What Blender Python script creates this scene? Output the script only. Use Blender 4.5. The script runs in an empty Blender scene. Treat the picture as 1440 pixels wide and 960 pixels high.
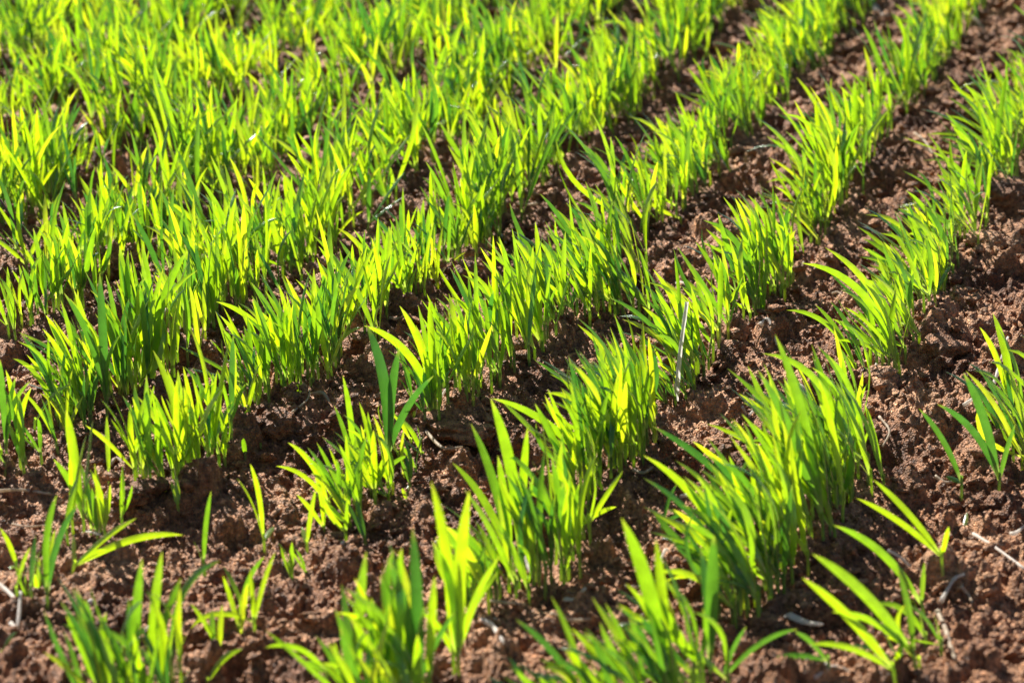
import bpy, math, random
import numpy as np
from mathutils import Vector, Matrix, Quaternion

random.seed(11)
R = random.random
def U(a, b): return a + (b - a) * random.random()
scene = bpy.context.scene
COL = scene.collection

# ---------------------------------------------------------------- camera
FPX = 3600.0                       # focal length in photo pixels (photo 1440 wide)
PITCH = math.atan(1444.0 / FPX)
CAMH = 0.811
cam_data = bpy.data.cameras.new('camera')
cam = bpy.data.objects.new('camera', cam_data)
COL.objects.link(cam)
cam_data.sensor_width = 36.0
cam_data.lens = FPX / 1440.0 * 36.0
cam_data.clip_start = 0.02
cam_data.clip_end = 2000.0
cam.location = (0, 0, CAMH)
cam.rotation_euler = (math.pi / 2 - PITCH, 0, 0)
cam_data.dof.use_dof = True
cam_data.dof.focus_distance = 2.13
cam_data.dof.aperture_fstop = 7.5
cam_data.dof.aperture_blades = 7
scene.camera = cam

# ---------------------------------------------------------------- sky, sun, exposure
SUN_EL = math.radians(39)
SUN_AZ = math.radians(-32)         # measured from +Y (away from the camera), negative = left
world = bpy.data.worlds.new("World")
scene.world = world
world.use_nodes = True
wn = world.node_tree
bg = wn.nodes['Background']
sky = wn.nodes.new('ShaderNodeTexSky')
sky.sky_type = 'NISHITA'
sky.sun_disc = False
sky.sun_elevation = SUN_EL
sky.sun_rotation = SUN_AZ
wn.links.new(sky.outputs[0], bg.inputs['Color'])
bg.inputs['Strength'].default_value = 0.05
sun_data = bpy.data.lights.new('sun', 'SUN')
sun_data.energy = 5.0
sun_data.angle = math.radians(0.5)
sun_data.color = (1.0, 0.94, 0.85)
sun = bpy.data.objects.new('sun', sun_data)
COL.objects.link(sun)
sdir = Vector((math.sin(SUN_AZ) * math.cos(SUN_EL), math.cos(SUN_AZ) * math.cos(SUN_EL), math.sin(SUN_EL)))
sun.rotation_euler = sdir.to_track_quat('Z', 'Y').to_euler()
sun.location = sdir * 20
scene.view_settings.view_transform = 'Standard'
scene.view_settings.look = 'None'
scene.view_settings.gamma = 1.0
scene.view_settings.use_curve_mapping = False
scene.view_settings.exposure = 1.05
scene.render.engine = 'CYCLES'
scene.cycles.use_denoising = True
scene.cycles.max_bounces = 8
scene.cycles.diffuse_bounces = 2
scene.cycles.transmission_bounces = 5
scene.cycles.glossy_bounces = 2
scene.cycles.caustics_reflective = False
scene.cycles.caustics_refractive = False
scene.cycles.sample_clamp_indirect = 4.0

# ---------------------------------------------------------------- view maths (photo pixel -> ground point)
cF = Vector((0, math.cos(PITCH), -math.sin(PITCH)))
cU = Vector((0, math.sin(PITCH), math.cos(PITCH)))
cO = Vector((0, 0, CAMH))
def ray(px, py): return Vector((px - 720.0, 0, 0)) + cU * (480.0 - py) + cF * FPX
def gp(px, py, z=0.0):
    d = ray(px, py); t = (z - CAMH) / d.z
    return cO + d * t
def to_px(p):
    v = Vector(p) - cO; dz = v.dot(cF)
    return 720 + v.x / dz * FPX, 480 - v.dot(cU) / dz * FPX
def scale_at(p): return FPX / (Vector(p) - cO).dot(cF)
ROW_AZ = math.atan(1390 * math.cos(PITCH) / FPX)
RD = Vector((math.sin(ROW_AZ), math.cos(ROW_AZ), 0))     # direction the drilled rows run
RN = Vector((math.cos(ROW_AZ), -math.sin(ROW_AZ), 0))

# ---------------------------------------------------------------- noise
def hsh(ix, iy, s):
    with np.errstate(over='ignore'):
        h = (ix.astype(np.int64).astype(np.uint32) * np.uint32(374761393)
             + iy.astype(np.int64).astype(np.uint32) * np.uint32(668265263)
             + np.uint32((s * 2246822519 + 97) & 0xffffffff))
        h = (h ^ (h >> np.uint32(13))) * np.uint32(1274126177)
        h = h ^ (h >> np.uint32(16))
        h = h * np.uint32(2654435761)
        h = h ^ (h >> np.uint32(15))
    return h.astype(np.float32) / np.float32(4294967296.0)
def vnoise(x, y, cell, s):
    u = x / cell; v = y / cell
    iu = np.floor(u); iv = np.floor(v)
    fu = u - iu; fv = v - iv
    fu = fu * fu * (3 - 2 * fu); fv = fv * fv * (3 - 2 * fv)
    a = hsh(iu, iv, s); b = hsh(iu + 1, iv, s); c = hsh(iu, iv + 1, s); d = hsh(iu + 1, iv + 1, s)
    return (a * (1 - fu) + b * fu) * (1 - fv) + (c * (1 - fu) + d * fu) * fv - 0.5
def domes(x, y, cell, s, prob, r0, r1, flat=1.0):
    u = (x / cell).astype(np.float32); v = (y / cell).astype(np.float32)
    iu = np.floor(u); iv = np.floor(v)
    out = np.zeros_like(u)
    for dx in (-1, 0, 1):
        for dy in (-1, 0, 1):
            cx = iu + dx; cy = iv + dy
            px = cx + hsh(cx, cy, s); py = cy + hsh(cx, cy, s + 1)
            r = r0 + (r1 - r0) * hsh(cx, cy, s + 2)
            on = hsh(cx, cy, s + 3) < prob
            st = 0.7 + 0.6 * hsh(cx, cy, s + 4)
            d2 = ((u - px) * st) ** 2 + ((v - py) / st) ** 2
            k = np.sqrt(np.maximum(0, 1 - d2 / (r * r))) * r
            out = np.maximum(out, np.where(on, k, 0))
    return out * cell * flat
# a few big heaps and hollows of the field, (photo px x, y, radius m, height m)
HEAPS = [(650, 575, .030, .016), (620, 628, .02, -.006), (675, 625, .022, -.012), (1310, 470, .045, .018), (1290, 520, .03, -.008), (190, 690, .028, .012),
         (150, 715, .022, -.010), (300, 700, .035, .008), (800, 205, .03, .012), (806, 222, .025, -.016),
         (1420, 270, .06, .016), (1370, 350, .05, .014), (330, 960, .03, -.01), (1200, 740, .04, .010),
         (950, 730, .03, .008), (1330, 950, .05, .010), (400, 600, .04, .010), (1140, 290, .03, -.008),
         (970, 620, .03, .010), (1050, 505, .03, .010), (560, 150, .04, .012), (250, 30, .05, .015)]
HEAPS = [(gp(a, b).x, gp(a, b).y, r, h) for a, b, r, h in HEAPS]
def height(x, y):
    x = np.asarray(x, dtype=np.float64); y = np.asarray(y, dtype=np.float64)
    a = (x * RN.x + y * RN.y)
    h = 0.020 * vnoise(x, y, .16, 1) + 0.012 * vnoise(x, y, .06, 2) + 0.006 * vnoise(x, y, .025, 3)
    for hx, hy, r, hh in HEAPS:
        d2 = ((x - hx) ** 2 + (y - hy) ** 2) / (r * r)
        h = h + hh * np.exp(-d2)
    wx = x + .010 * vnoise(x, y, .020, 5) + .004 * vnoise(x, y, .007, 6)
    wy = y + .010 * vnoise(x, y, .020, 7) + .004 * vnoise(x, y, .007, 8)
    h = h + domes(wx, wy, .060, 20, .40, .20, .44, .80)
    h = h + domes(wx, wy, .028, 30, .50, .22, .48, .95)
    h = h - domes(wx, wy, .045, 35, .30, .18, .36, .75)
    wx = x + .0035 * vnoise(x, y, .006, 9); wy = y + .0035 * vnoise(x, y, .006, 10)
    h = h + domes(wx, wy, .013, 40, .55, .22, .50, 1.0)
    h = h - domes(wx, wy, .024, 45, .30, .20, .45, .75)
    wx = wx + .0022 * vnoise(x, y, .0030, 11); wy = wy + .0022 * vnoise(x, y, .0030, 12)
    h = h + domes(wx, wy, .0075, 50, .6, .22, .50, 1.0)
    h = h - domes(wx, wy, .0090, 55, .35, .2, .42, .8)
    h = h + domes(wx, wy, .0042, 60, .55, .25, .5, 1.0)
    h = h + .0016 * vnoise(x, y, .0022, 13)
    return h - 0.012
def hz(x, y): return float(height(np.array([x]), np.array([y]))[0])
def on_ground(px, py):
    p = gp(px, py)
    for _ in range(3):
        z = hz(p.x, p.y); p = gp(px, py, z)
    p.z = hz(p.x, p.y)
    return p

# ---------------------------------------------------------------- materials
def mat(name):
    m = bpy.data.materials.new(name); m.use_nodes = True
    nt = m.node_tree; nt.nodes.clear()
    out = nt.nodes.new('ShaderNodeOutputMaterial')
    return m, nt, out
def N(nt, t, **k):
    n = nt.nodes.new(t)
    for a, b in k.items(): setattr(n, a, b)
    return n
def ramp(nt, pts):
    r = nt.nodes.new('ShaderNodeValToRGB')
    e = r.color_ramp.elements
    while len(e) < len(pts): e.new(0.5)
    for i, (p, c) in enumerate(pts):
        e[i].position = p; e[i].color = (*c, 1)
    return r

def soil_material(name, gain=1.0):
    m, nt, out = mat(name)
    tc = N(nt, 'ShaderNodeNewGeometry')
    b = N(nt, 'ShaderNodeBsdfPrincipled')
    n1 = N(nt, 'ShaderNodeTexNoise'); n1.inputs['Scale'].default_value = 14; n1.inputs['Detail'].default_value = 6
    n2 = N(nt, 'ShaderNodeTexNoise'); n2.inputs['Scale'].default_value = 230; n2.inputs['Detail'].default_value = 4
    n3 = N(nt, 'ShaderNodeTexVoronoi'); n3.inputs['Scale'].default_value = 620
    for n in (n1, n2, n3): nt.links.new(tc.outputs['Position'], n.inputs['Vector'])
    n2.inputs['Roughness'].default_value = .65
    r1 = ramp(nt, [(.30, (.135, .054, .023)), (.5, (.310, .150, .073)), (.72, (.50, .280, .150))])
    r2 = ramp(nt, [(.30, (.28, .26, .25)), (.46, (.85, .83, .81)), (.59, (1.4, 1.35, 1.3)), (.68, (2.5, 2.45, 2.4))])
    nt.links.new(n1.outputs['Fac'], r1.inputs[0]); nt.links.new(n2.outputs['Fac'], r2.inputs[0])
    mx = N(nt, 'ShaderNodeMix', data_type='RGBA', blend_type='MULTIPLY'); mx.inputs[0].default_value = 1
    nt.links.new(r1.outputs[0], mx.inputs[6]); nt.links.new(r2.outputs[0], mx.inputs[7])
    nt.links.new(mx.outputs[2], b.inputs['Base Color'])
    b.inputs['Roughness'].default_value = .62
    b.inputs['Specular IOR Level'].default_value = .40
    ad = N(nt, 'ShaderNodeMath', operation='ADD')
    nt.links.new(n2.outputs['Fac'], ad.inputs[0]); nt.links.new(n3.outputs['Distance'], ad.inputs[1])
    bp = N(nt, 'ShaderNodeBump'); bp.inputs['Strength'].default_value = 1.0; bp.inputs['Distance'].default_value = .0022
    nt.links.new(ad.outputs[0], bp.inputs['Height']); nt.links.new(bp.outputs[0], b.inputs['Normal'])
    nt.links.new(b.outputs[0], out.inputs[0])
    return m

def leaf_material():
    m, nt, out = mat('young_cereal_leaf')
    at = N(nt, 'ShaderNodeAttribute', attribute_name='tint')      # one steady value per leaf: its own green
    uv = N(nt, 'ShaderNodeUVMap'); uv.uv_map = 'UVMap'
    sp = N(nt, 'ShaderNodeSeparateXYZ'); nt.links.new(uv.outputs[0], sp.inputs[0])
    # translucent colour
    tr = ramp(nt, [(0, (.050, .170, .012)), (.25, (.14, .31, .006)), (.5, (.29, .49, .004)), (.8, (.43, .61, .004)), (1, (.54, .64, .01))])
    rf = ramp(nt, [(0, (.020, .080, .024)), (.5, (.045, .125, .022)), (1, (.10, .16, .02))])
    nt.links.new(at.outputs['Fac'], tr.inputs[0]); nt.links.new(at.outputs['Fac'], rf.inputs[0])
    # parallel veins
    wv = N(nt, 'ShaderNodeMath', operation='MULTIPLY'); wv.inputs[1].default_value = 2 * math.pi * 9
    sn = N(nt, 'ShaderNodeMath', operation='SINE')
    nt.links.new(sp.outputs[0], wv.inputs[0]); nt.links.new(wv.outputs[0], sn.inputs[0])
    mr = N(nt, 'ShaderNodeMapRange'); mr.inputs[1].default_value = -1; mr.inputs[2].default_value = 1
    mr.inputs[3].default_value = .80; mr.inputs[4].default_value = 1.06
    nt.links.new(sn.outputs[0], mr.inputs[0])
    ge = N(nt, 'ShaderNodeNewGeometry')
    bn = N(nt, 'ShaderNodeTexNoise'); bn.inputs['Scale'].default_value = 120; bn.inputs['Detail'].default_value = 3
    nt.links.new(ge.outputs['Position'], bn.inputs['Vector'])
    mb = N(nt, 'ShaderNodeMapRange'); mb.inputs[1].default_value = .3; mb.inputs[2].default_value = .7
    mb.inputs[3].default_value = .78; mb.inputs[4].default_value = 1.12
    nt.links.new(bn.outputs['Fac'], mb.inputs[0])
    mm = N(nt, 'ShaderNodeMath', operation='MULTIPLY')
    nt.links.new(mr.outputs[0], mm.inputs[0]); nt.links.new(mb.outputs[0], mm.inputs[1])
    tv = N(nt, 'ShaderNodeVectorMath', operation='SCALE')
    nt.links.new(tr.outputs[0], tv.inputs[0]); nt.links.new(mm.outputs[0], tv.inputs['Scale'])
    # pale foot, slightly dry tip
    foot = ramp(nt, [(0, (1, 1, 1)), (.16, (0, 0, 0))])
    nt.links.new(sp.outputs[1], foot.inputs[0])
    tipr = ramp(nt, [(.90, (0, 0, 0)), (1, (1, 1, 1))])
    nt.links.new(sp.outputs[1], tipr.inputs[0])
    def mix(a, colr, facsock, k):
        fm = N(nt, 'ShaderNodeMath', operation='MULTIPLY'); fm.inputs[1].default_value = k
        nt.links.new(facsock, fm.inputs[0])
        x = N(nt, 'ShaderNodeMix', data_type='RGBA'); nt.links.new(fm.outputs[0], x.inputs[0])
        nt.links.new(a, x.inputs[6]); x.inputs[7].default_value = (*colr, 1)
        return x.outputs[2]
    tcol = mix(tv.outputs[0], (.62, .66, .16), foot.outputs[0], .5)
    tcol = mix(tcol, (.70, .62, .06), tipr.outputs[0], .35)
    rcol = mix(rf.outputs[0], (.35, .40, .18), foot.outputs[0], .5)
    d = N(nt, 'ShaderNodeBsdfDiffuse'); nt.links.new(rcol, d.inputs[0])
    t = N(nt, 'ShaderNodeBsdfTranslucent'); nt.links.new(tcol, t.inputs[0])
    g = N(nt, 'ShaderNodeBsdfGlossy'); g.inputs['Roughness'].default_value = .24
    g.inputs['Color'].default_value = (.9, .96, 1, 1)
    bp = N(nt, 'ShaderNodeBump'); bp.inputs['Strength'].default_value = .35; bp.inputs['Distance'].default_value = .0003
    nt.links.new(sn.outputs[0], bp.inputs['Height'])
    for k in (d, g): nt.links.new(bp.outputs[0], k.inputs['Normal'])
    a1 = N(nt, 'ShaderNodeAddShader'); nt.links.new(d.outputs[0], a1.inputs[0]); nt.links.new(t.outputs[0], a1.inputs[1])
    fr = N(nt, 'ShaderNodeFresnel')
    io = N(nt, 'ShaderNodeMix', data_type='FLOAT'); io.inputs[2].default_value = 1.48; io.inputs[3].default_value = 1 / 1.48
    nt.links.new(ge.outputs['Backfacing'], io.inputs[0]); nt.links.new(io.outputs[0], fr.inputs[0])   # a leaf is thin: same gloss on both faces
    nt.links.new(bp.outputs[0], fr.inputs['Normal'])
    fk = N(nt, 'ShaderNodeMath', operation='MULTIPLY'); fk.inputs[1].default_value = 1.5; fk.use_clamp = True
    nt.links.new(fr.outputs[0], fk.inputs[0])
    ms = N(nt, 'ShaderNodeMixShader'); nt.links.new(fk.outputs[0], ms.inputs[0])
    nt.links.new(a1.outputs[0], ms.inputs[1]); nt.links.new(g.outputs[0], ms.inputs[2])
    nt.links.new(ms.outputs[0], out.inputs[0])
    return m

def simple_material(name, c0, c1, scale, rough, spec=.4, trans=0):
    m, nt, out = mat(name)
    b = N(nt, 'ShaderNodeBsdfPrincipled')
    tc = N(nt, 'ShaderNodeNewGeometry')
    n = N(nt, 'ShaderNodeTexNoise'); n.inputs['Scale'].default_value = scale; n.inputs['Detail'].default_value = 5
    nt.links.new(tc.outputs['Position'], n.inputs['Vector'])
    r = ramp(nt, [(.3, c0), (.7, c1)]); nt.links.new(n.outputs['Fac'], r.inputs[0])
    nt.links.new(r.outputs[0], b.inputs['Base Color'])
    b.inputs['Roughness'].default_value = rough; b.inputs['Specular IOR Level'].default_value = spec
    bp = N(nt, 'ShaderNodeBump'); bp.inputs['Strength'].default_value = .5; bp.inputs['Distance'].default_value = .0005
    nt.links.new(n.outputs['Fac'], bp.inputs['Height']); nt.links.new(bp.outputs[0], b.inputs['Normal'])
    if trans:
        tl = N(nt, 'ShaderNodeBsdfTranslucent'); nt.links.new(r.outputs[0], tl.inputs[0])
        ms = N(nt, 'ShaderNodeMixShader'); ms.inputs[0].default_value = trans
        nt.links.new(b.outputs[0], ms.inputs[1]); nt.links.new(tl.outputs[0], ms.inputs[2]); nt.links.new(ms.outputs[0], out.inputs[0])
        return m
    nt.links.new(b.outputs[0], out.inputs[0])
    return m
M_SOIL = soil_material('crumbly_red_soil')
M_LEAF = leaf_material()
M_STRAW = simple_material('weathered_straw', (.42, .32, .22), (.78, .68, .54), 260, .6, trans=.5)
M_CHAFF = simple_material('bleached_chaff', (.74, .68, .60), (.90, .87, .82), 300, .6, trans=.55)
M_DRY = simple_material('dark_dry_stalk', (.07, .04, .04), (.16, .09, .08), 260, .7)
M_STONE = simple_material('pale_limestone', (.55, .50, .45), (.82, .78, .74), 200, .6, trans=.3)

# ---------------------------------------------------------------- object helpers
def tag(o, label=None, cat=None, group=None, kind=None):
    if label: o['label'] = label
    if cat: o['category'] = cat
    if group: o['group'] = group
    if kind: o['kind'] = kind
    return o
def np_mesh(name, verts, faces, material, smooth=True, parent=None):
    """verts (n,3) array, faces (m,k) array with constant k"""
    me = bpy.data.meshes.new(name)
    verts = np.ascontiguousarray(verts, dtype=np.float32); faces = np.ascontiguousarray(faces, dtype=np.int32)
    k = faces.shape[1]
    me.vertices.add(len(verts)); me.vertices.foreach_set('co', verts.ravel())
    me.loops.add(faces.size); me.loops.foreach_set('vertex_index', faces.ravel())
    me.polygons.add(len(faces)); me.polygons.foreach_set('loop_start', np.arange(0, faces.size, k, dtype=np.int32))
    me.update(calc_edges=True)
    if smooth: me.polygons.foreach_set('use_smooth', np.ones(len(faces), dtype=bool))
    me.materials.append(material)
    o = bpy.data.objects.new(name, me); COL.objects.link(o)
    if parent: o.parent = parent
    return o

# ---------------------------------------------------------------- the soil
NT, ND = 1500, 1650
T = np.linspace(-.46, .46, NT)
Dd = np.exp(np.linspace(math.log(1.12), math.log(5.2), ND))
# compress the far end: finer where the camera looks
gx = np.outer(Dd, T); gy = np.outer(Dd, np.ones(NT))
gz = height(gx.ravel(), gy.ravel()).reshape(gx.shape)
edge = np.minimum.outer(np.minimum(np.arange(ND), np.arange(ND)[::-1]) / 30.0, np.minimum(np.arange(NT), np.arange(NT)[::-1]) / 30.0)
edge = np.clip(edge, 0, 1); edge = edge * edge * (3 - 2 * edge)
gz = gz * edge + (-.012) * (1 - edge)
def hz(x, y):
    # height of the soil sheet, read from its own grid
    i = (math.log(max(y, .5)) - math.log(1.12)) / (math.log(5.2) - math.log(1.12)) * (ND - 1)
    j = (x / max(y, .5) + .46) / .92 * (NT - 1)
    if not (0 <= i < ND - 1 and 0 <= j < NT - 1): return -.012
    return float(gz[int(i + .5), int(j + .5)])
V = np.stack([gx.ravel(), gy.ravel(), gz.ravel()], 1)
idx = np.arange(ND * NT).reshape(ND, NT)
F = np.stack([idx[:-1, :-1].ravel(), idx[:-1, 1:].ravel(), idx[1:, 1:].ravel(), idx[1:, :-1].ravel()], 1)
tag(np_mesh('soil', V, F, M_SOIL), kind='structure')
# the rest of the field, one rolling sheet out to the horizon
rr = np.concatenate([[0.0], np.exp(np.linspace(math.log(.12), math.log(900), 90))]); aa = np.linspace(0, 2 * math.pi, 97)
ox = np.outer(rr, np.cos(aa)); oy = np.outer(rr, np.sin(aa)) + 2.3
oz = 0.02 * vnoise(ox.ravel(), oy.ravel(), .5, 71).reshape(ox.shape) * np.clip((np.hypot(ox, oy - 2.3) - 3.2) / 2, 0, 1) - .034
oz += .018 * np.clip((np.hypot(ox, oy - 2.3) - 3.4) / 1.0, 0, 1)
idx = np.arange(ox.size).reshape(ox.shape)
F = np.stack([idx[:-1, :-1].ravel(), idx[1:, :-1].ravel(), idx[1:, 1:].ravel(), idx[:-1, 1:].ravel()], 1)
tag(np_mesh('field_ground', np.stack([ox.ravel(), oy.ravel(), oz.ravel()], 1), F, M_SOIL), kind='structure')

# lumpy icosphere templates
import bmesh
def lump(sub, seed, rough, squash=.8):
    bm = bmesh.new(); bmesh.ops.create_icosphere(bm, subdivisions=sub, radius=1)
    v = np.array([x.co[:] for x in bm.verts]); f = np.array([[w.index for w in x.verts] for x in bm.faces]); bm.free()
    rs = np.random.RandomState(seed)
    d = np.zeros(len(v))
    for o in range(4):
        fr = 1.3 * 2.1 ** o; amp = rough / 1.75 ** o
        for _ in range(5):
            k = rs.normal(size=3) * fr; d += amp * .35 * np.sin(v @ k + rs.rand() * 6.28)
    v = v * (1 + d)[:, None]
    v *= np.array([1, rs.uniform(.7, 1), rs.uniform(.55, 1) * squash])
    return v, f
rs = np.random.RandomState(5)
tmpl = [lump(2, 100 + i, .5) for i in range(14)]
def scatter_lumps(name, n, rmin, rmax, power, sink):
    # more of them where the camera looks
    t = rs.uniform(-.30, .30, n); D = np.exp(rs.uniform(math.log(1.2), math.log(4.0), n))
    x = D * t; y = D; z = height(x, y)
    r = rmin + (rmax - rmin) * rs.rand(n) ** power
    r *= np.clip(D / 1.9, .8, 1.7)
    VV = []; FF = []; off = 0
    ang = rs.uniform(0, 6.283, (n, 3))
    for i in range(n):
        v, f = tmpl[i % 14]
        ca, sa = math.cos(ang[i, 0]), math.sin(ang[i, 0]); cb, sb = math.cos(ang[i, 1] * .2), math.sin(ang[i, 1] * .2)
        Rz = np.array([[ca, -sa, 0], [sa, ca, 0], [0, 0, 1]]); Rx = np.array([[1, 0, 0], [0, cb, -sb], [0, sb, cb]])
        VV.append(v @ (Rz @ Rx).T * r[i] + (x[i], y[i], z[i] + r[i] * sink)); FF.append(f + off); off += len(v)
    o = np_mesh(name, np.concatenate(VV), np.concatenate(FF), M_SOIL, smooth=True)
    return o
tag(scatter_lumps('soil_crumbs', 30000, .0007, .0062, 4.2, .40), label='loose crumbs of reddish brown soil lying all over the tilled ground', cat='soil crumbs', kind='stuff')

# single clods one can point at
def clod(px, py, rx, label, seed, flat=.75):
    p = on_ground(px, py)
    v, f = lump(5, seed, .30, flat)
    rs2 = np.random.RandomState(seed + 7)
    # crumbly skin
    d = domes((v[:, 0] + v[:, 2] * .6) * .03, (v[:, 1] - v[:, 2] * .6) * .03, .012, seed, .8, .25, .5) * 13 \
      + domes((v[:, 0] - v[:, 2] * .5) * .03, (v[:, 1] + v[:, 2] * .7) * .03, .0055, seed + 9, .8, .25, .5) * 13
    v = v * (1 + d)[:, None] * rx
    o = np_mesh('soil_clod', v, f, M_SOIL)
    o.location = (p.x, p.y, p.z + rx * .12)
    tag(o, label, 'soil clod', 'large clods lying between the rows')
clod(648, 588, .022, 'big crumbly clod with a dark hollow under it, left of the low central clump', 301)
clod(612, 600, .012, 'small clod touching the left side of the big central clod', 302)
clod(1322, 485, .018, 'rounded brown clod on the bare strip beside the second row, above the lone right sprouts', 303)
clod(185, 690, .017, 'knobbly clod just right of the narrow leaf stalks at lower left', 304)
clod(216, 705, .011, 'lesser clod leaning on the right of the knobbly lower left clod', 305)
clod(805, 205, .015, 'round clod in a gap of the upper middle rows with deep shade below it', 306)
clod(1415, 268, .026, 'largest hump shaped clod at the right edge of the photo, upper part', 307)
clod(1385, 345, .016, 'clod below the hump shaped one near the right edge', 308)
clod(1235, 540, .014, 'clod at the foot of the bent fan of leaves in second row from right', 309)
clod(1010, 640, .012, 'clod between second and third row, right of the dense middle clump', 310)
clod(1080, 880, .010, 'clod at the near end of the dense leaning clump, lower right', 311)
clod(390, 590, .014, 'low clod in the bare pocket left of the centre', 312)

# ---------------------------------------------------------------- seedlings
def blade(base, az, L, t0, t1, w, tint, twist=0.0, roll=0.0, tip=None, nseg=11, p=1.6, sheath=.10, vfold=.35):
    """returns verts (n,3), faces, uvs for one leaf blade; base is a Vector"""
    pts = []; pos = Vector((0, 0, 0)); ds = L / nseg
    h = Vector((math.sin(az), math.cos(az), 0)); tl = []
    for i in range(nseg + 1):
        s = i / nseg
        th = t0 + (t1 - t0) * s ** p
        d = Vector((0, 0, math.cos(th))) + h * math.sin(th)
        pts.append(pos.copy()); tl.append(d); pos = pos + d * ds
    q = None; sc = 1.0
    if tip is not None:
        ch = pts[-1]; tg = tip - base
        q = ch.rotation_difference(tg); sc = tg.length / max(ch.length, 1e-5)
    side = Vector((h.y, -h.x, 0))
    V = []; UV = []
    for i in range(nseg + 1):
        s = i / nseg
        P = pts[i] * sc; d = tl[i]; sd = side
        if q is not None: P = q @ P; d = q @ d; sd = q @ sd
        a = roll + twist * (s - .4)
        nrm = d.cross(sd).normalized()
        sv = (sd * math.cos(a) + nrm * math.sin(a))
        nv = d.cross(sv).normalized()
        if s < sheath: ww = .34 + .25 * s / sheath
        else:
            u = (s - sheath) / (1 - sheath)
            ww = .59 + .41 * math.sin(min(1, u / .30) * math.pi / 2) if u < .30 else (1 - ((u - .30) / .70) ** 4.2)
        ww = max(ww, .02) * w * .5
        fold = vfold * ww * (1.6 - s)
        V += [base + P - sv * ww + nv * fold, base + P, base + P + sv * ww + nv * fold]
        UV += [(0, s), (.5, s), (1, s)]
    Fc = []
    for i in range(nseg):
        a = i * 3
        Fc += [(a, a + 1, a + 4, a + 3), (a + 1, a + 2, a + 5, a + 4)]
    return V, Fc, UV, tint
def tube(base, top, r0, r1, tint, n=6, k=3):
    d = (top - base); a = d.normalized(); s = a.cross(Vector((0, 1, 0))).normalized(); t = a.cross(s)
    V = []; UV = []; Fc = []
    for i in range(k + 1):
        u = i / k; r = r0 + (r1 - r0) * u
        for j in range(n):
            an = 2 * math.pi * j / n
            V.append(base + d * u + (s * math.cos(an) + t * math.sin(an)) * r); UV.append((j / n, u * .12))
    for i in range(k):
        for j in range(n):
            Fc.append((i * n + j, i * n + (j + 1) % n, (i + 1) * n + (j + 1) % n, (i + 1) * n + j))
    return V, Fc, UV, tint
def mesh_obj(name, pieces, parent=None, origin=None):
    V = []; Fc = []; UV = []; TI = []
    for v, f, uv, ti in pieces:
        o = len(V); V += v; Fc += [tuple(i + o for i in q) for q in f]; UV += uv; TI += [ti] * len(v)
    V = np.array([tuple(x) for x in V]); 
    if origin is not None: V = V - np.array(origin[:])
    Fc = np.array(Fc)
    o = np_mesh(name, V, Fc, M_LEAF, parent=parent)
    me = o.data
    uvl = me.uv_layers.new(name='UVMap')
    uvl.data.foreach_set('uv', np.array(UV, dtype=np.float32)[Fc.ravel()].ravel())
    at = me.attributes.new('tint', 'FLOAT', 'POINT'); at.data.foreach_set('value', np.array(TI, dtype=np.float32))
    return o

SPECS = []      # every seedling: dict(base, leaves=[...], row, label)
def row_of(p):
    """row number counted from the right of the photo"""
    px, py = to_px((p.x, p.y, 0))
    xx = 2110 - (2110 - px) * 1564 / (py + 964)
    return int(round((1490 - xx) / 285.0))
def seedling(p, hgt, lean, nleaf=None, tips=None, wmul=1.0, label=None, tone=0.0, spread=1.0, sheath_h=None, desc=None):
    """p ground point, hgt metres, lean = sideways reach of the tips / height (negative = left)"""
    p = Vector((p.x, p.y, hz(p.x, p.y) - .003))
    sh = sheath_h if sheath_h is not None else U(.014, .026) * min(1, hgt / .09)
    ld = Vector((U(-.05, .05) + lean * .25, U(-.12, .12), 1)).normalized()
    top = p + ld * sh
    base_t = min(1, max(0, random.gauss(.46, .30) + tone))
    leaves = []
    if tips:
        for (tx, ty, *opt) in tips:
            bend = opt[0] if opt else U(.25, .6)
            dep = p.y + U(-.018, .022)
            r = ray(tx, ty); t = dep / r.y; tp = cO + r * t
            L = (tp - top).length
            dx = tp.x - top.x
            az = math.atan2(dx, (tp.y - top.y)) 
            w = min(.0085, max(.0036, L * .064)) * U(.9, 1.1) * wmul ** .6
            tw = U(-.5, .5); roll = math.copysign(abs(math.sin(az)) * 1.5 * U(.8, 1.15), math.sin(az))
            leaves.append(dict(az=az, L=L, t0=0, t1=bend * 1.5, w=w, tint=min(.74, max(0, base_t + U(-.2, .2))), twist=tw, roll=roll, tip=tp, p=1.5))
    else:
        n = nleaf or random.choices([1, 2, 3], [1, 5, 5])[0]
        phi = U(0, math.pi * 2)
        for k in range(n):
            L = hgt * ([1.0, .86, .72][k]) * U(.88, 1.08)
            az = phi + k * math.pi + U(-.5, .5)
            out_ = U(.10, .38) * spread * (1 + .35 * k)
            dx = lean * L + math.sin(az) * out_ * L * .75 + random.gauss(0, .05) * L
            dy = math.cos(az) * out_ * L * .75
            zz = math.sqrt(max(.12, 1 - (dx * dx + dy * dy) / (L * L))) * L
            tp = top + Vector((dx, dy, zz - sh))
            az2 = math.atan2(dx, dy)
            if R() < .25: az2 = U(0, 6.28)
            leaves.append(dict(az=az2, L=(tp - top).length, t0=0, t1=(U(.1, .55) if R() < .8 else U(.6, 1.3)) * (1 + abs(lean)), w=U(.0030, .0048) * wmul ** .5 * min(1.1, .5 + L / .15),
                               tint=min(1, max(0, base_t + U(-.18, .18))), twist=U(-1.1, 1.1), roll=math.sin(az2) * U(.2, 1.4), tip=tp, p=1.7))
    size = hgt * scale_at(p)
    SPECS.append(dict(p=p, top=top, leaves=leaves, row=row_of(p), label=label, size=size, hgt=hgt, lean=lean, desc=desc))
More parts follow.
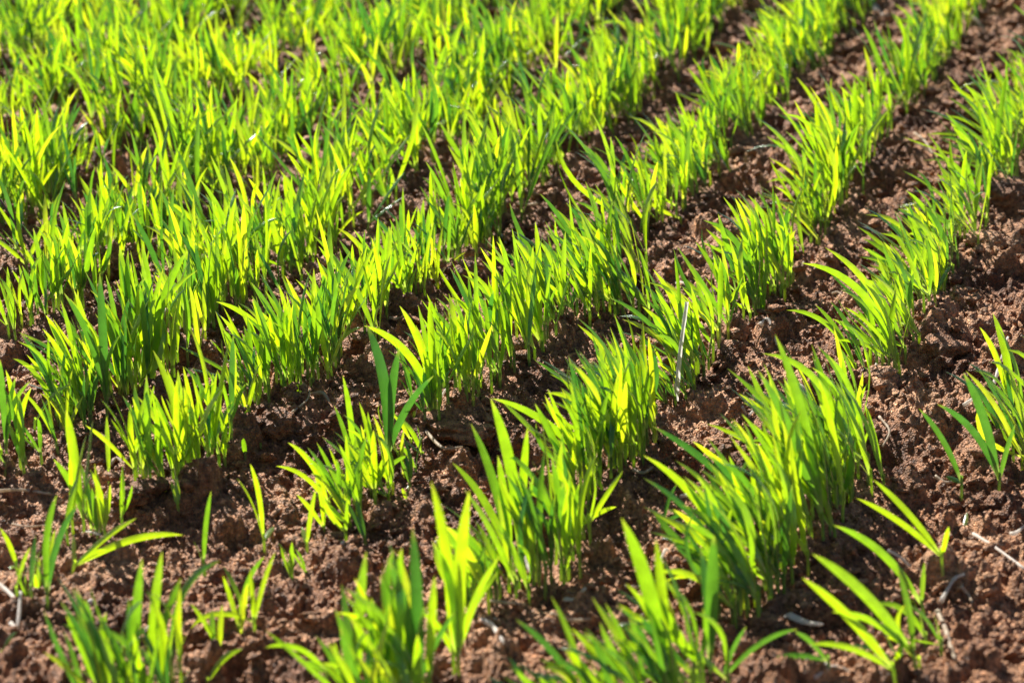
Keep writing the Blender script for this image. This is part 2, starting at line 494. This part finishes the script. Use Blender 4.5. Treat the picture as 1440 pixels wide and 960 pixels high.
def P(bx, by, tips, label=None, wmul=1.0, tone=0.0):
    p = on_ground(bx, by)
    s = scale_at(p)
    ht = max((by - ty) for tx, ty, *o in tips) / s / math.cos(PITCH)
    ht = max(ht, max(math.hypot(tx - bx, ty - by) for tx, ty, *o in tips) / s * .6)
    tl = min(tips, key=lambda q: q[1]); ln = (tl[0] - bx) / max(30, by - tl[1])
    seedling(p, ht, ln, tips=tips, label=label, wmul=wmul, tone=tone, sheath_h=min(.02, ht * .22))
STRAW_AT = gp(951, 562)
def shades_straw(q):
    sh = Vector((sdir.x, sdir.y, 0)).normalized(); v = Vector((q.x, q.y, 0)) - Vector((STRAW_AT.x, STRAW_AT.y, 0))
    return 0 < v.dot(sh) < .11 and -.014 < v.x * sh.y - v.y * sh.x < .040
def clump(x0, y0, x1, y1, n, hpx, lean, jit=.008, var=.16, wmul=1.0, tone=0.0, spread=1.0):
    """n seedlings standing along a line of ground between two photo points"""
    a = gp(x0, y0); b = gp(x1, y1)
    n = int(n * 1.5)
    d = (b - a); nn = Vector((d.y, -d.x, 0)).normalized() if d.length > 1e-4 else Vector((1, 0, 0))
    for i in range(n):
        q = a + d * ((i + U(.1, .9)) / n) + nn * random.gauss(0, jit)
        qx, qy = to_px((q.x, q.y, 0))
        if 925 < qx < 1005 and 545 < qy < 650: continue      # nothing grows in front of the standing straw
        sun_gap = .48 if shades_straw(q) else 1.0      # the plants stay low there, so the sun reaches the straw
        s = scale_at(q)
        h = sun_gap * hpx / s / math.cos(PITCH) * U(1 - var, 1 + var)
        seedling(q, h, lean + random.gauss(0, .07), wmul=wmul, tone=tone, spread=spread)

# --- hand placed seedlings of the thin foreground (photo px of foot; of each leaf tip [, bend])
P(28, 834, [(0, 742, .2), (14, 800)], 'slim two leaf sprout leaning left at the left edge, beside the pale straw')
P(45, 848, [(50, 752, .3), (60, 770)], 'short sprout with steep narrow leaves, second from the left edge in the thin front')
P(66, 848, [(80, 695, .3), (112, 706, .5), (40, 770)], 'taller sprout with two wide leaves bending right, near lower left edge')
P(118, 752, [(93, 576, .15), (75, 645, .3), (131, 590, .2)], 'tall straight sprout whose leaves stand like spears, left of the knobbly clod', wmul=1.8)
P(103, 752, [(98, 640, .2), (122, 610, .2)], 'sprout crowding the left foot of the tall spear leaved one')
P(154, 680, [(150, 585, .15)], 'single upright blade just above the knobbly lower left clod')
P(98, 806, [(258, 752, .45), (192, 728, .2), (150, 772, .4), (103, 752, .2)], 'sprawling sprout with one long leaf lying flat to the right, lower left')
P(250, 704, [(248, 668, .1), (240, 676, .2)], 'tiny pale sprout below the mid left clump')
P(288, 812, [(297, 690, .15), (272, 760, .2)], 'lone narrow upright sprout in bare soil, lower left')
P(372, 778, [(333, 672, .35), (352, 652, .2), (386, 740, .2)], 'forked sprout with two broad pointed leaves, alone in the bare lower left soil')
P(358, 888, [(387, 776, .3), (352, 800, .2), (268, 884, .9)], 'sprout whose leaf arches down to the left, below the forked one')
P(338, 868, [(314, 796, .3), (372, 782, .4)], 'v shaped sprout left of the one with the arching leaf', wmul=.9)
P(432, 776, [(444, 688, .15), (424, 740, .2)], 'lone single blade sprout standing straight, left of centre')
P(300, 918, [(298, 858, .1)], 'short lone blade near the bottom, right of the bottom left tuft')
P(290, 962, [(341, 912, .5)], 'low blade pointing right beside the bottom left tuft')
P(465, 990, [(373, 910, .9), (430, 930, .4)], 'low sprout arching left at the bottom edge')
P(0, 918, [(24, 888, .4)], 'blade tip poking in at the left edge near the bottom')
P(240, 962, [(270, 812, .4), (310, 788, .8), (262, 870)], 'sprout with a shiny white backed leaf, right of the bottom left tuft')
clump(120, 985, 255, 990, 13, 170, -.12, jit=.012, wmul=1.15)
P(150, 990, [(85, 845, .3), (112, 850, .2)], 'left outermost sprout of the bottom left tuft', wmul=1.2)
P(185, 985, [(181, 842, .1), (200, 785, .1), (150, 880, .3)], 'tallest sprout in the middle of the bottom left tuft', wmul=1.3)
P(215, 985, [(228, 775, .2), (255, 812, .2)], 'right leaning sprout of the bottom left tuft', wmul=1.2)
# row through the centre left
P(12, 655, [(0, 505, .3), (42, 536, .6), (22, 530, .2)], 'broad leaved sprout cut by the left edge at mid height', wmul=1.2)
P(30, 650, [(44, 545, .4), (8, 520, .2)], 'sprout with drooping yellow tip at the left edge', wmul=1.1)
P(72, 606, [(18, 504, .9), (68, 470, .2)], 'sprout with one leaf bowed left like a sickle, left side')
P(48, 616, [(102, 540, .5)], 'thin slanting blade under the sickle leaved sprout', wmul=.6)
clump(85, 600, 155, 555, 13, 130, -.28)
P(120, 600, [(60, 462, .3), (75, 560), (142, 480, .2)], 'sprout with yellow tipped leaf leaning left in the left clump')
P(150, 580, [(90, 412, .3), (140, 384, .1), (170, 470)], 'dark leaved tall sprout at the back of the left clump', tone=-.2)
clump(165, 548, 235, 525, 16, 165, -.05, wmul=1.2)
P(185, 545, [(168, 345, .15), (180, 352, .1), (205, 390)], 'tallest broad leaved sprout of the upper left clump', wmul=1.3)
P(218, 528, [(200, 342, .15), (264, 352, .35), (240, 400)], 'wide spreading sprout on the right of the tall upper left clump', wmul=1.3)
P(262, 470, [(264, 392, .1), (258, 420, .2)], 'lone bright blade right of the tall upper left clump', wmul=1.4)
clump(200, 690, 300, 640, 18, 135, -.12, jit=.009, wmul=1.1)
P(212, 680, [(206, 528, .3), (200, 620, .2)], 'left outer sprout of the mid left clump')
P(262, 672, [(215, 492, .4), (250, 520, .2), (290, 600, .3)], 'sprout sending a long leaf up left from the mid left clump', wmul=1.2)
P(300, 650, [(268, 462, .4), (322, 480, .1)], 'tall dark edged sprout in the right of the mid left clump', wmul=1.1, tone=-.15)
P(326, 645, [(328, 470, .1), (305, 520, .2), (345, 540, .2)], 'tall teal sprout standing right of the mid left clump', tone=-.4)
P(345, 652, [(342, 615, .1)], 'tiny upright shoot right of the mid left clump')
P(368, 645, [(355, 615, .3)], 'tiny slanted shoot beside the other tiny shoot left of centre')
clump(345, 560, 420, 545, 15, 130, -.22)
clump(415, 540, 480, 512, 15, 135, -.04)
P(400, 520, [(304, 424, .5), (360, 440, .3)], 'sprout reaching far to the left from the centre left clump')
clump(270, 462, 345, 430, 14, 125, -.10)
clump(60, 430, 125, 415, 13, 110, -.06)
# row just left of the centre
P(468, 724, [(388, 655, .7), (405, 622, .5)], 'sprout bending left over bare soil, left of the central front clump')
P(515, 765, [(478, 698, .4), (500, 700, .2)], 'dark leaning blade sprout below the central front clump', tone=-.4)
clump(475, 715, 550, 665, 13, 115, -.2, wmul=1.05)
P(500, 690, [(482, 528, .15), (470, 570, .2), (515, 600)], 'tall thin sprout at the left of the central front clump', wmul=.9)
P(546, 668, [(562, 488, .15), (515, 455, .5), (610, 528, .4)], 'big sprout with wide teal leaf bending right, central front clump', wmul=1.5, tone=-.1)
P(530, 700, [(575, 640, .5), (505, 565, .2)], 'low sprout with right reaching leaf in the central front clump')
P(572, 700, [(575, 682, .3), (566, 686, .3)], 'tiny two leaved sprout alone on soil right of the central front clump')
clump(600, 592, 660, 560, 15, 125, -.16)
P(612, 588, [(562, 430, .3), (604, 420, .1), (512, 458, .6)], 'sprout with long thin left leaf, behind the big central clod')
clump(655, 560, 765, 480, 26, 150, -.2)
clump(770, 450, 910, 420, 20, 125, -.38, jit=.007)
clump(800, 425, 900, 360, 18, 130, -.3, jit=.009)
# row right of the centre
clump(655, 850, 730, 815, 9, 140, -.22, wmul=1.15)
P(645, 950, [(606, 676, .2), (660, 690, .2), (702, 782, .3), (608, 760)], 'tallest front sprout, forked from a bare foot at the bottom centre', wmul=1.35)
P(640, 945, [(624, 745, .1), (700, 804, .3), (590, 860)], 'sprout sharing the foot of the tallest front sprout', wmul=1.1)
P(722, 820, [(636, 650, .4), (662, 595, .2), (700, 640, .1)], 'sprout throwing two long leaves up left, lower centre', wmul=1.3)
P(735, 810, [(690, 560, .2), (742, 600, .1)], 'tall sprout behind the two leaf thrower at lower centre', wmul=1.2)
clump(735, 805, 800, 775, 11, 180, -.12, wmul=1.1)
P(782, 794, [(868, 712, .5), (762, 590, .1), (790, 620, .1)], 'sprout with one rounded bright leaf reaching right over bare soil, centre', wmul=1.3)
clump(815, 690, 925, 605, 34, 160, -.25)
P(850, 690, [(692, 560, .5), (790, 560, .2)], 'sprout leaning furthest left out of the dense central row')
clump(868, 612, 986, 497, 36, 145, -.38)
P(1025, 468, [(978, 340, .3), (1004, 372, .1), (1050, 396, .3)], 'sprout with a bright broad leaf at the foot of an upper clump, right of centre', wmul=1.25, tone=.15)
clump(1045, 428, 1115, 378, 20, 130, -.32)
P(930, 742, [(952, 680, .3), (962, 724, .6)], 'thin bluish sprout in the bare gap right of the centre', wmul=.7, tone=-.4)
# bottom centre tufts
clump(490, 1010, 610, 1000, 16, 190, -.2, jit=.014, wmul=1.2)
P(500, 1000, [(515, 775, .2), (480, 820, .2)], 'left sprout of the bottom centre tuft', wmul=1.3)
P(590, 1000, [(545, 785, .2), (580, 742, .1), (640, 860)], 'tall teal tinted sprout of the bottom centre tuft', wmul=1.3, tone=-.3)
P(560, 1010, [(535, 808, .1), (565, 770, .1)], 'middle sprout of the bottom centre tuft', wmul=1.3)
clump(760, 1030, 900, 1010, 12, 120, -.5, wmul=1.1)
P(830, 1000, [(725, 870, .4), (775, 838, .3)], 'sprout arching left at the bottom edge, right of centre', wmul=1.1)
clump(900, 1010, 1010, 960, 13, 175, -.38, wmul=1.15)
P(940, 985, [(874, 728, .2), (922, 758, .1), (880, 820)], 'tall blurred sprout at the bottom, left of the dense right clump', wmul=1.2, tone=-.1)
P(1000, 960, [(1004, 752, .3), (985, 770, .2)], 'dark teal broad sprout standing at the near end of the dense right clump', wmul=1.6, tone=-.6)
P(1015, 960, [(1122, 884, .6), (1050, 880, .3)], 'low sprout with a leaf reaching right near the bottom edge', wmul=1.1)
P(1165, 985, [(1118, 888, .3), (1080, 930, .6)], 'dull green sprout at the bottom edge right of centre', tone=-.3, wmul=1.1)
# the dense clump lower right
clump(1030, 860, 1095, 790, 22, 195, -.42, jit=.009, wmul=1.15)
clump(1085, 790, 1215, 655, 40, 200, -.34, jit=.010, wmul=1.15)
P(1050, 850, [(905, 640, .5), (980, 668, .3)], 'sprout leaning furthest left out of the dense lower right clump', wmul=.75)
P(1160, 740, [(1090, 470, .2), (1066, 520, .2)], 'tallest sprout in the dense lower right clump', wmul=.7)
P(1196, 712, [(1192, 640, .2), (1150, 560, .2)], 'short bright sprout ending the dense lower right clump on its right', tone=.3, wmul=1.2)
clump(1150, 690, 1212, 600, 14, 150, -.35)
# second row from right, further back
P(1207, 528, [(1106, 436, .9), (1146, 428, .4), (1190, 500)], 'sprout with two leaves bowed to the left, standing off the second row')
P(1226, 512, [(1224, 482, .1), (1215, 490, .2)], 'tiny yellowish shoot between the bowed sprout and the fan shaped one', tone=.4)
P(1262, 534, [(1128, 370, .8), (1188, 432, .4), (1240, 420, .1)], 'fan shaped sprout leaning far left, near foot of the second row clump', wmul=.8)
P(1268, 530, [(1160, 348, .6), (1206, 380, .4), (1280, 440, .1)], 'sprout with long arching leaf at the front of the second row clump', wmul=.6)
clump(1245, 525, 1285, 470, 12, 120, -.4, wmul=1.1)
clump(1278, 430, 1325, 385, 17, 120, -.45)
clump(1318, 385, 1360, 330, 16, 115, -.4)
P(1316, 426, [(1338, 372, .2), (1300, 350)], 'slim right hand sprout of the second row with a pale blade')
# rightmost row
P(1352, 712, [(1292, 574, .3), (1330, 670, .2)], 'single slanting blade sprout, left of the forked sprout in the right bare strip')
P(1405, 690, [(1355, 524, .2), (1318, 568, .5), (1428, 596, .2)], 'forked sprout with three spread leaves alone in the right bare strip', wmul=1.3)
clump(1420, 625, 1465, 590, 11, 135, -.35)
P(1425, 600, [(1378, 460, .3), (1396, 440, .3)], 'sprout at the right edge leaning into the picture', wmul=1.2)
P(1326, 832, [(1204, 700, .25), (1228, 674, .2), (1334, 740, .1)], 'sprout with parallel leaves slanting left, lower right bare strip', wmul=1.1)
P(1302, 868, [(1172, 738, .45), (1300, 790, .2)], 'thin long leaved sprout just below the parallel leaved one', wmul=1.0)
P(1356, 750, [(1360, 720, .3)], 'tiny slanting shoot right of the parallel leaved sprout')
P(1292, 945, [(1142, 778, .3), (1170, 860, .5), (1262, 800, .3), (1280, 900)], 'sprawling sprout with long yellow green leaf, bottom right', wmul=1.2)
P(1262, 975, [(1128, 812, .2), (1140, 905, .5)], 'long leaved sprout leaning left at the bottom right edge', wmul=1.3)
P(1258, 950, [(1266, 905, .1)], 'short yellow shoot between the bottom right sprouts', tone=.4)

clump(985, 500, 1045, 432, 9, 125, -.32)
clump(800, 770, 828, 700, 8, 140, -.2)
clump(238, 525, 272, 466, 8, 120, -.1)
clump(765, 480, 800, 446, 6, 120, -.2)
clump(560, 660, 605, 596, 5, 80, -.2)
clump(1290, 470, 1300, 440, 5, 105, -.4)
clump(20, 470, 60, 432, 6, 100, -.1)
clump(300, 640, 350, 572, 7, 95, -.1)
clump(160, 560, 60, 640, 8, 90, -.15)
clump(455, 740, 490, 712, 3, 80, -.2, wmul=1.2)
clump(400, 800, 440, 770, 2, 60, -.2, wmul=1.2)
clump(20, 860, 90, 800, 3, 70, .1, wmul=1.2)
clump(300, 900, 350, 870, 2, 80, -.1, wmul=1.2)
clump(2, 662, 36, 640, 4, 115, -.1, wmul=1.3)
clump(100, 760, 165, 720, 4, 110, -.05, wmul=1.3)
clump(1270, 975, 1330, 880, 3, 105, -.45)
# --- drilled rows further back, filled seed by seed
def px_row_x(k, y): return 2110 - (2110 - (1490 - 285.0 * k)) * (y + 964) / 1564
FILL = {0: (380, 330), 1: (322, -260), 2: (372, -260), 3: (352, -260), 4: (505, -260), 5: (428, -260), 6: (395, -260)}
FRONT_MISS = {}
GAPS = {2: [(150, 175)], 3: [(330, 352)], 4: [(70, 95)], 5: [(240, 262), (60, 78)], 6: [(280, 300), (120, 150)], 7: [(205, 235)],
        1: [(60, 95)]}
for k in range(0, 15):
    y0, y1 = FILL.get(k, (700, -260))
    if k >= 7: y0 = 720
    a = gp(px_row_x(k, y0), y0); b = gp(px_row_x(k, y1), y1)
    Ln = (b - a).length; step = .0044 if k < 3 else (.0028 if k < 5 else .0023)
    nn = int(Ln / step)
    for i in range(nn):
        q = a + (b - a) * ((i + U(0, 1)) / nn) + RN * random.gauss(0, .0095 if k < 3 else (.014 if k < 5 else .026))
        qx, qy = to_px((q.x, q.y, 0))
        if qx < -260 or qx > 1650: continue
        if any(g0 < qy < g1 for g0, g1 in GAPS.get(k, [])) and R() < .85: continue
        dens = .72 + .55 * float(vnoise(np.array([q.x]), np.array([q.y]), .07, 90 + k)[0] * 2)
        if R() > dens + .25: continue
        lean = -.08 - .22 * max(0, min(1, (qx - 550) / 600)) + .18 * float(vnoise(np.array([q.x]), np.array([q.y]), .09, 140)[0] * 2)
        h = .088 * U(.62, 1.2) * (1 + .35 * float(vnoise(np.array([q.x]), np.array([q.y]), .08, 150)[0] * 2))
        seedling(q, h, lean + random.gauss(0, .1), wmul=U(.9, 1.1), spread=1.25, tone=.05)
# field keeps going right of the frame (rightmost row and one beyond)
for k in (-1, 0):
    for i in range(150):
        y = U(-260, 560 if k else 300)
        q = gp(px_row_x(k, y), y) + RN * random.gauss(0, .009)
        if to_px((q.x, q.y, 0))[0] < 1490: continue
        seedling(q, .09 * U(.75, 1.15), -.3 + random.gauss(0, .1))

# --- 300 largest in view become single things, the rest one mass
def visible(s):
    pts = [s['top']] + [l['tip'] for l in s['leaves']]
    return any(-5 < x < 1445 and -5 < y < 965 for x, y in (to_px(q) for q in pts))
def leaf_pieces(s, nseg):
    return [blade(s['top'] - Vector((0, 0, .002)), l['az'], l['L'], l['t0'], l['t1'], l['w'], l['tint'], l['twist'], l['roll'], l['tip'], nseg, l['p']) for l in s['leaves']]
vis = sorted([s for s in SPECS if visible(s)], key=lambda s: (s['label'] is None, -s['size'] - .35 * to_px(s['p'])[1]))
solo = vis[:300]; solo_ids = set(id(s) for s in solo)
rest = [s for s in SPECS if id(s) not in solo_ids]
ROWNAME = {-1: 'row at the right edge', 0: 'rightmost row', 1: 'second row from the right', 2: 'third row from the right', 3: 'fourth row from the right',
           4: 'fifth row from the right', 5: 'sixth row from the right', 6: 'row at the left edge', 7: 'upper left corner row'}
def ordinal(n):
    return f"{n}{'th' if 10 <= n % 100 <= 20 else {1: 'st', 2: 'nd', 3: 'rd'}.get(n % 10, 'th')}"
byrow = {}
for s in solo: byrow.setdefault(s['row'], []).append(s)
for r, L in byrow.items():
    L.sort(key=lambda s: s['p'].dot(RD))
    for i, s in enumerate(L): s['ord'] = i + 1
NL = {1: 'one leaf', 2: 'two leaf', 3: 'three leaf', 4: 'four leaf'}
for s in solo:
    root = bpy.data.objects.new('cereal_seedling', None); COL.objects.link(root)
    root.empty_display_size = .01
    root.location = s['p']
    if s['label']: lab = s['label']
    else:
        h = 'tall' if s['hgt'] > .108 else ('short' if s['hgt'] < .075 else 'medium')
        ln = 'left leaning' if s['lean'] < -.22 else 'upright'
        lab = f"{h} {ln} {NL[len(s['leaves'])]} sprout, {ordinal(s['ord'])} from near end of {ROWNAME.get(s['row'], 'far left row')}"
    tag(root, lab, 'seedling', 'cereal seedlings growing in drilled rows')
    o = s['p']
    ti = s['leaves'][0]['tint']
    mesh_obj('stem', [tube(o - Vector((0, 0, .004)), s['top'] + (s['top'] - o) * .25, .0013, .0011, ti)], root, o)
    for pc in leaf_pieces(s, 12): mesh_obj('leaf', [pc], root, o)
pieces = []
for s in rest:
    pieces.append(tube(s['p'] - Vector((0, 0, .004)), s['top'], .0013, .0012, s['leaves'][0]['tint'], n=4, k=1))
    pieces += leaf_pieces(s, 7)
tag(mesh_obj('seedling_rows', pieces), 'dense mass of bright green cereal seedlings filling the rows further back', 'seedlings', kind='stuff')
print('seedlings', len(SPECS), 'visible', len(vis), 'solo', len(solo))

# ---------------------------------------------------------------- straw, chaff and pebbles
def stalk(name, pxs, rad, material, label, cat, lift=.0045, flat=1.0, heights=None, group=None, split=False):
    """bent stalk through photo points laid on the soil; heights = metres above the soil for each point"""
    pts = []
    for i, (x, y) in enumerate(pxs):
        if heights and heights[i] > 0:
            b = pts[0]; r = ray(x, y); t = (b.y + heights[i]) / r.y; p = cO + r * t
        else:
            p = on_ground(x, y); p.z += lift
        pts.append(p)
    # smooth resample (Catmull-Rom)
    Q = []
    ext = [pts[0] * 2 - pts[1]] + pts + [pts[-1] * 2 - pts[-2]]
    for i in range(1, len(ext) - 2):
        a, b, c, d = ext[i - 1:i + 3]
        for j in range(6):
            t = j / 6
            Q.append(.5 * ((2 * b) + (c - a) * t + (2 * a - 5 * b + 4 * c - d) * t * t + (3 * b - a - 3 * c + d) * t ** 3))
    Q.append(pts[-1])
    V = []; Fc = []; n = 8
    for i, q in enumerate(Q):
        d = (Q[min(i + 1, len(Q) - 1)] - Q[max(i - 1, 0)]).normalized()
        s = d.cross(Vector((0, 0, 1))); s = s.normalized() if s.length > .1 else Vector((1, 0, 0)); t = s.cross(d)
        rr_ = rad * 1.4 * (1 - .35 * i / len(Q)) * U(.85, 1.12)
        for j in range(n):
            an = 2 * math.pi * j / n if not split else math.pi * j / (n - 1)   # a split straw is an open half shell
            V.append(q + s * math.cos(an) * rr_ + t * math.sin(an) * rr_ * flat)
    for i in range(len(Q) - 1):
        for j in range(n - 1 if split else n): Fc.append((i * n + j, i * n + (j + 1) % n, (i + 1) * n + (j + 1) % n, (i + 1) * n + j))
    c0 = len(V); V.append(Q[0]); V.append(Q[-1]); m = (len(Q) - 1) * n
    for j in range(0 if split else n):
        Fc.append((c0, (j + 1) % n, j, j)); Fc.append((c0 + 1, m + j, m + (j + 1) % n, m + (j + 1) % n))
    o = pts[0]
    me = bpy.data.meshes.new(name)
    me.from_pydata([tuple(v - o) for v in V], [], [tuple(dict.fromkeys(f)) for f in Fc]); me.update()
    for p_ in me.polygons: p_.use_smooth = True
    me.materials.append(material)
    ob = bpy.data.objects.new(name, me); COL.objects.link(ob); ob.location = o
    tag(ob, label, cat, group)
G1 = 'bits of straw lying on the soil'
for i in range(80):
    x = U(0, 1440); y = U(120, 950)
    k_ = (1490 - (2110 - (2110 - x) * 1564 / (y + 964))) / 285.0
    if abs(k_ - round(k_) + .18) < .22: continue          # only between the rows
    a_ = U(-.7, .7); l_ = U(7, 22) * (y + 964) / 1564
    dx, dy = math.cos(a_) * l_, math.sin(a_) * l_ * .5
    stalk('straw_bit', [(x - dx, y - dy), (x, y + U(-4, 4)), (x + dx, y + dy)], U(.0007, .0012), random.choice([M_STRAW, M_CHAFF]),
          'thin little piece of straw half buried in the bare soil between rows', 'straw', lift=.003, group='thin straw fragments between the rows')
stalk('straw', [(951, 562), (956, 500), (966, 424)], .0017, M_CHAFF, 'pale stiff straw standing upright against the leaves right of centre', 'straw', flat=.5, heights=[0, .004, .012], group=G1, split=True)
stalk('straw', [(594, 620), (622, 634), (650, 650)], .0010, M_STRAW, 'straight straw just below left of the big central clod', 'straw', group=G1)
stalk('straw', [(677, 880), (692, 898), (708, 916)], .0014, M_CHAFF, 'short bright straw right of the tallest front sprout', 'straw', group=G1)
stalk('straw', [(1108, 872), (1130, 882), (1152, 902)], .0030, M_CHAFF, 'broad bleached husk lying at lower right near the bottom', 'husk', flat=.35, group=G1)
stalk('straw', [(1318, 868), (1330, 892), (1336, 915), (1342, 940)], .0013, M_STRAW, 'pinkish curved root running down the soil at bottom right', 'root', group=G1)
stalk('straw', [(1368, 758), (1400, 780), (1442, 806)], .0010, M_CHAFF, 'long thin straw running off the right edge, lower right', 'straw', group=G1)
stalk('straw', [(1420, 762), (1428, 748), (1442, 738)], .0012, M_CHAFF, 'small bent straw at the right edge above the long one', 'straw', lift=.006, group=G1)
stalk('straw', [(-4, 715), (32, 716), (72, 702)], .0010, M_STRAW, 'long curved straw lying at the left edge, lower half', 'straw', group=G1)
stalk('straw', [(-4, 828), (10, 838), (22, 850)], .0014, M_CHAFF, 'short pale straw at the left edge below the long one', 'straw', group=G1)
stalk('straw', [(690, 852), (715, 860), (738, 858)], .0011, M_STRAW, 'straw lying crosswise above the short bright one', 'straw', group=G1)
stalk('straw', [(736, 798), (746, 806), (752, 822)], .0014, M_CHAFF, 'hooked husk at the foot of the lower centre sprouts', 'husk', group=G1)
stalk('straw', [(795, 850), (808, 848), (822, 846)], .0020, M_CHAFF, 'small white husk on bare soil at lower centre', 'husk', flat=.5, group=G1)
stalk('straw', [(775, 884), (800, 880), (830, 890)], .0011, M_STRAW, 'thin straw under the small white husk', 'straw', group=G1)
stalk('straw', [(150, 568), (175, 560), (206, 562)], .0008, M_STRAW, 'thin arched fibre on soil under the upper left clump', 'straw', lift=.005, group=G1)
stalk('straw', [(410, 590), (432, 572), (436, 560)], .0007, M_STRAW, 'hair thin curled fibre left of centre', 'straw', lift=.006, group=G1)
stalk('straw', [(438, 562), (456, 566), (470, 576)], .0011, M_STRAW, 'short fibre beside the curled one left of centre', 'straw', group=G1)
stalk('straw', [(548, 438), (560, 446), (572, 454)], .0010, M_STRAW, 'short straw in the gap between centre left rows', 'straw', group=G1)
stalk('straw', [(1068, 478), (1080, 486), (1092, 494)], .0014, M_CHAFF, 'pale chip behind the dense lower right clump', 'husk', group=G1)
stalk('straw', [(1116, 398), (1124, 384), (1130, 368)], .0009, M_STRAW, 'short straw leaning in the gap left of the second row', 'straw', lift=.006, group=G1)
stalk('straw', [(1236, 595), (1250, 620), (1240, 650)], .0008, M_STRAW, 'thin bent fibre right of the dense lower right clump', 'straw', group=G1)
stalk('straw', [(692, 328), (702, 338), (712, 346)], .0012, M_CHAFF, 'pale chip among the rows above the centre', 'husk', group=G1)
stalk('straw', [(726, 288), (742, 294), (756, 306)], .0012, M_STRAW, 'straw piece above the pale chip over the centre', 'straw', group=G1)
stalk('straw', [(1225, 10), (1236, 16), (1248, 28)], .0042, M_CHAFF, 'blurred whitish husk near the top edge, right part', 'husk', flat=.5, group=G1)
stalk('straw', [(1185, 30), (1205, 15), (1222, 12)], .0018, M_STRAW, 'blurred straw left of the whitish husk at the top', 'straw', group=G1)
stalk('straw', [(1345, 20), (1366, 28), (1392, 46)], .0024, M_STRAW, 'blurred reddish stalk at the top right', 'straw', group=G1)
stalk('straw', [(1286, 196), (1300, 208), (1312, 226)], .0012, M_STRAW, 'curved straw in the upper gap right of the second row', 'straw', lift=.005, group=G1)
stalk('straw', [(1260, 198), (1290, 204), (1310, 218)], .0010, M_STRAW, 'thin straw crossing the curved one in the upper right gap', 'straw', group=G1)
stalk('straw', [(18, 742), (40, 748), (66, 742)], .0007, M_STRAW, 'faint thread below the long curved straw, left edge', 'straw', group=G1)
stalk('straw', [(1350, 835), (1362, 845), (1366, 856)], .0010, M_STRAW, 'tiny hooked straw in the lower right bare strip', 'straw', group=G1)
stalk('straw', [(890, 668), (905, 672), (918, 664)], .0010, M_STRAW, 'small curl of straw by the foot of the dense central row', 'straw', group=G1)
stalk('dry_stalk', [(74, 402), (40, 345), (0, 280)], .0010, M_DRY, 'dark dry stalk slanting up to the left edge above the left clump', 'stalk', heights=[0, .01, .02])
stalk('straw', [(160, 885), (150, 915), (128, 940)], .0010, M_STRAW, 'pale thread left of the bottom left tuft', 'straw', group=G1)

PEB = [(392, 73, .0030, 'white'), (34, 90, .0026, 'white'), (56, 82, .0024, 'pale'), (926, 82, .0026, 'white'), (1385, 76, .0026, 'white'), (1006, 12, .0030, 'pale'),
       (128, 848, .0026, 'white'), (482, 765, .0020, 'white'), (696, 872, .0017, 'pale'), (554, 40, .0022, 'pale'), (384, 626, .0016, 'pale'), (1210, 868, .002, 'pale'),
       (478, 182, .0022, 'pale'), (948, 945, .0024, 'white'), (614, 760, .0018, 'pale'), (1112, 745, .002, 'pale'), (706, 660, .0018, 'pale')]
PWH = ['in the upper left between blurred leaves', 'near the top left corner', 'beside its twin near the top left corner', 'in the top rows right of the middle', 'in the bare soil at top right',
       'at the very top right of the middle', 'above the bottom left tuft', 'on the bare patch left of the bottom centre tuft', 'by the short bright straw at the bottom', 'near the top edge left of the middle',
       'right of the two tiny shoots', 'below the dense clump at lower right', 'among the upper left leaves', 'at the bottom edge right of the centre', 'behind the tallest front sprout', 'above the bleached husk at lower right', 'beside the sprout throwing two leaves']
pv, pf = lump(3, 777, .22)
for (x, y, r, c), wh in zip(PEB, PWH):
    p = on_ground(x, y)
    o = np_mesh('pebble', pv * r, pf, M_STONE)
    o.location = (p.x, p.y, p.z + r * .5); o.rotation_euler = (U(-.5, .5), U(-.5, .5), U(0, 6))
    tag(o, f'small {c} pebble {wh}', 'pebble', 'small pale pebbles on the soil')
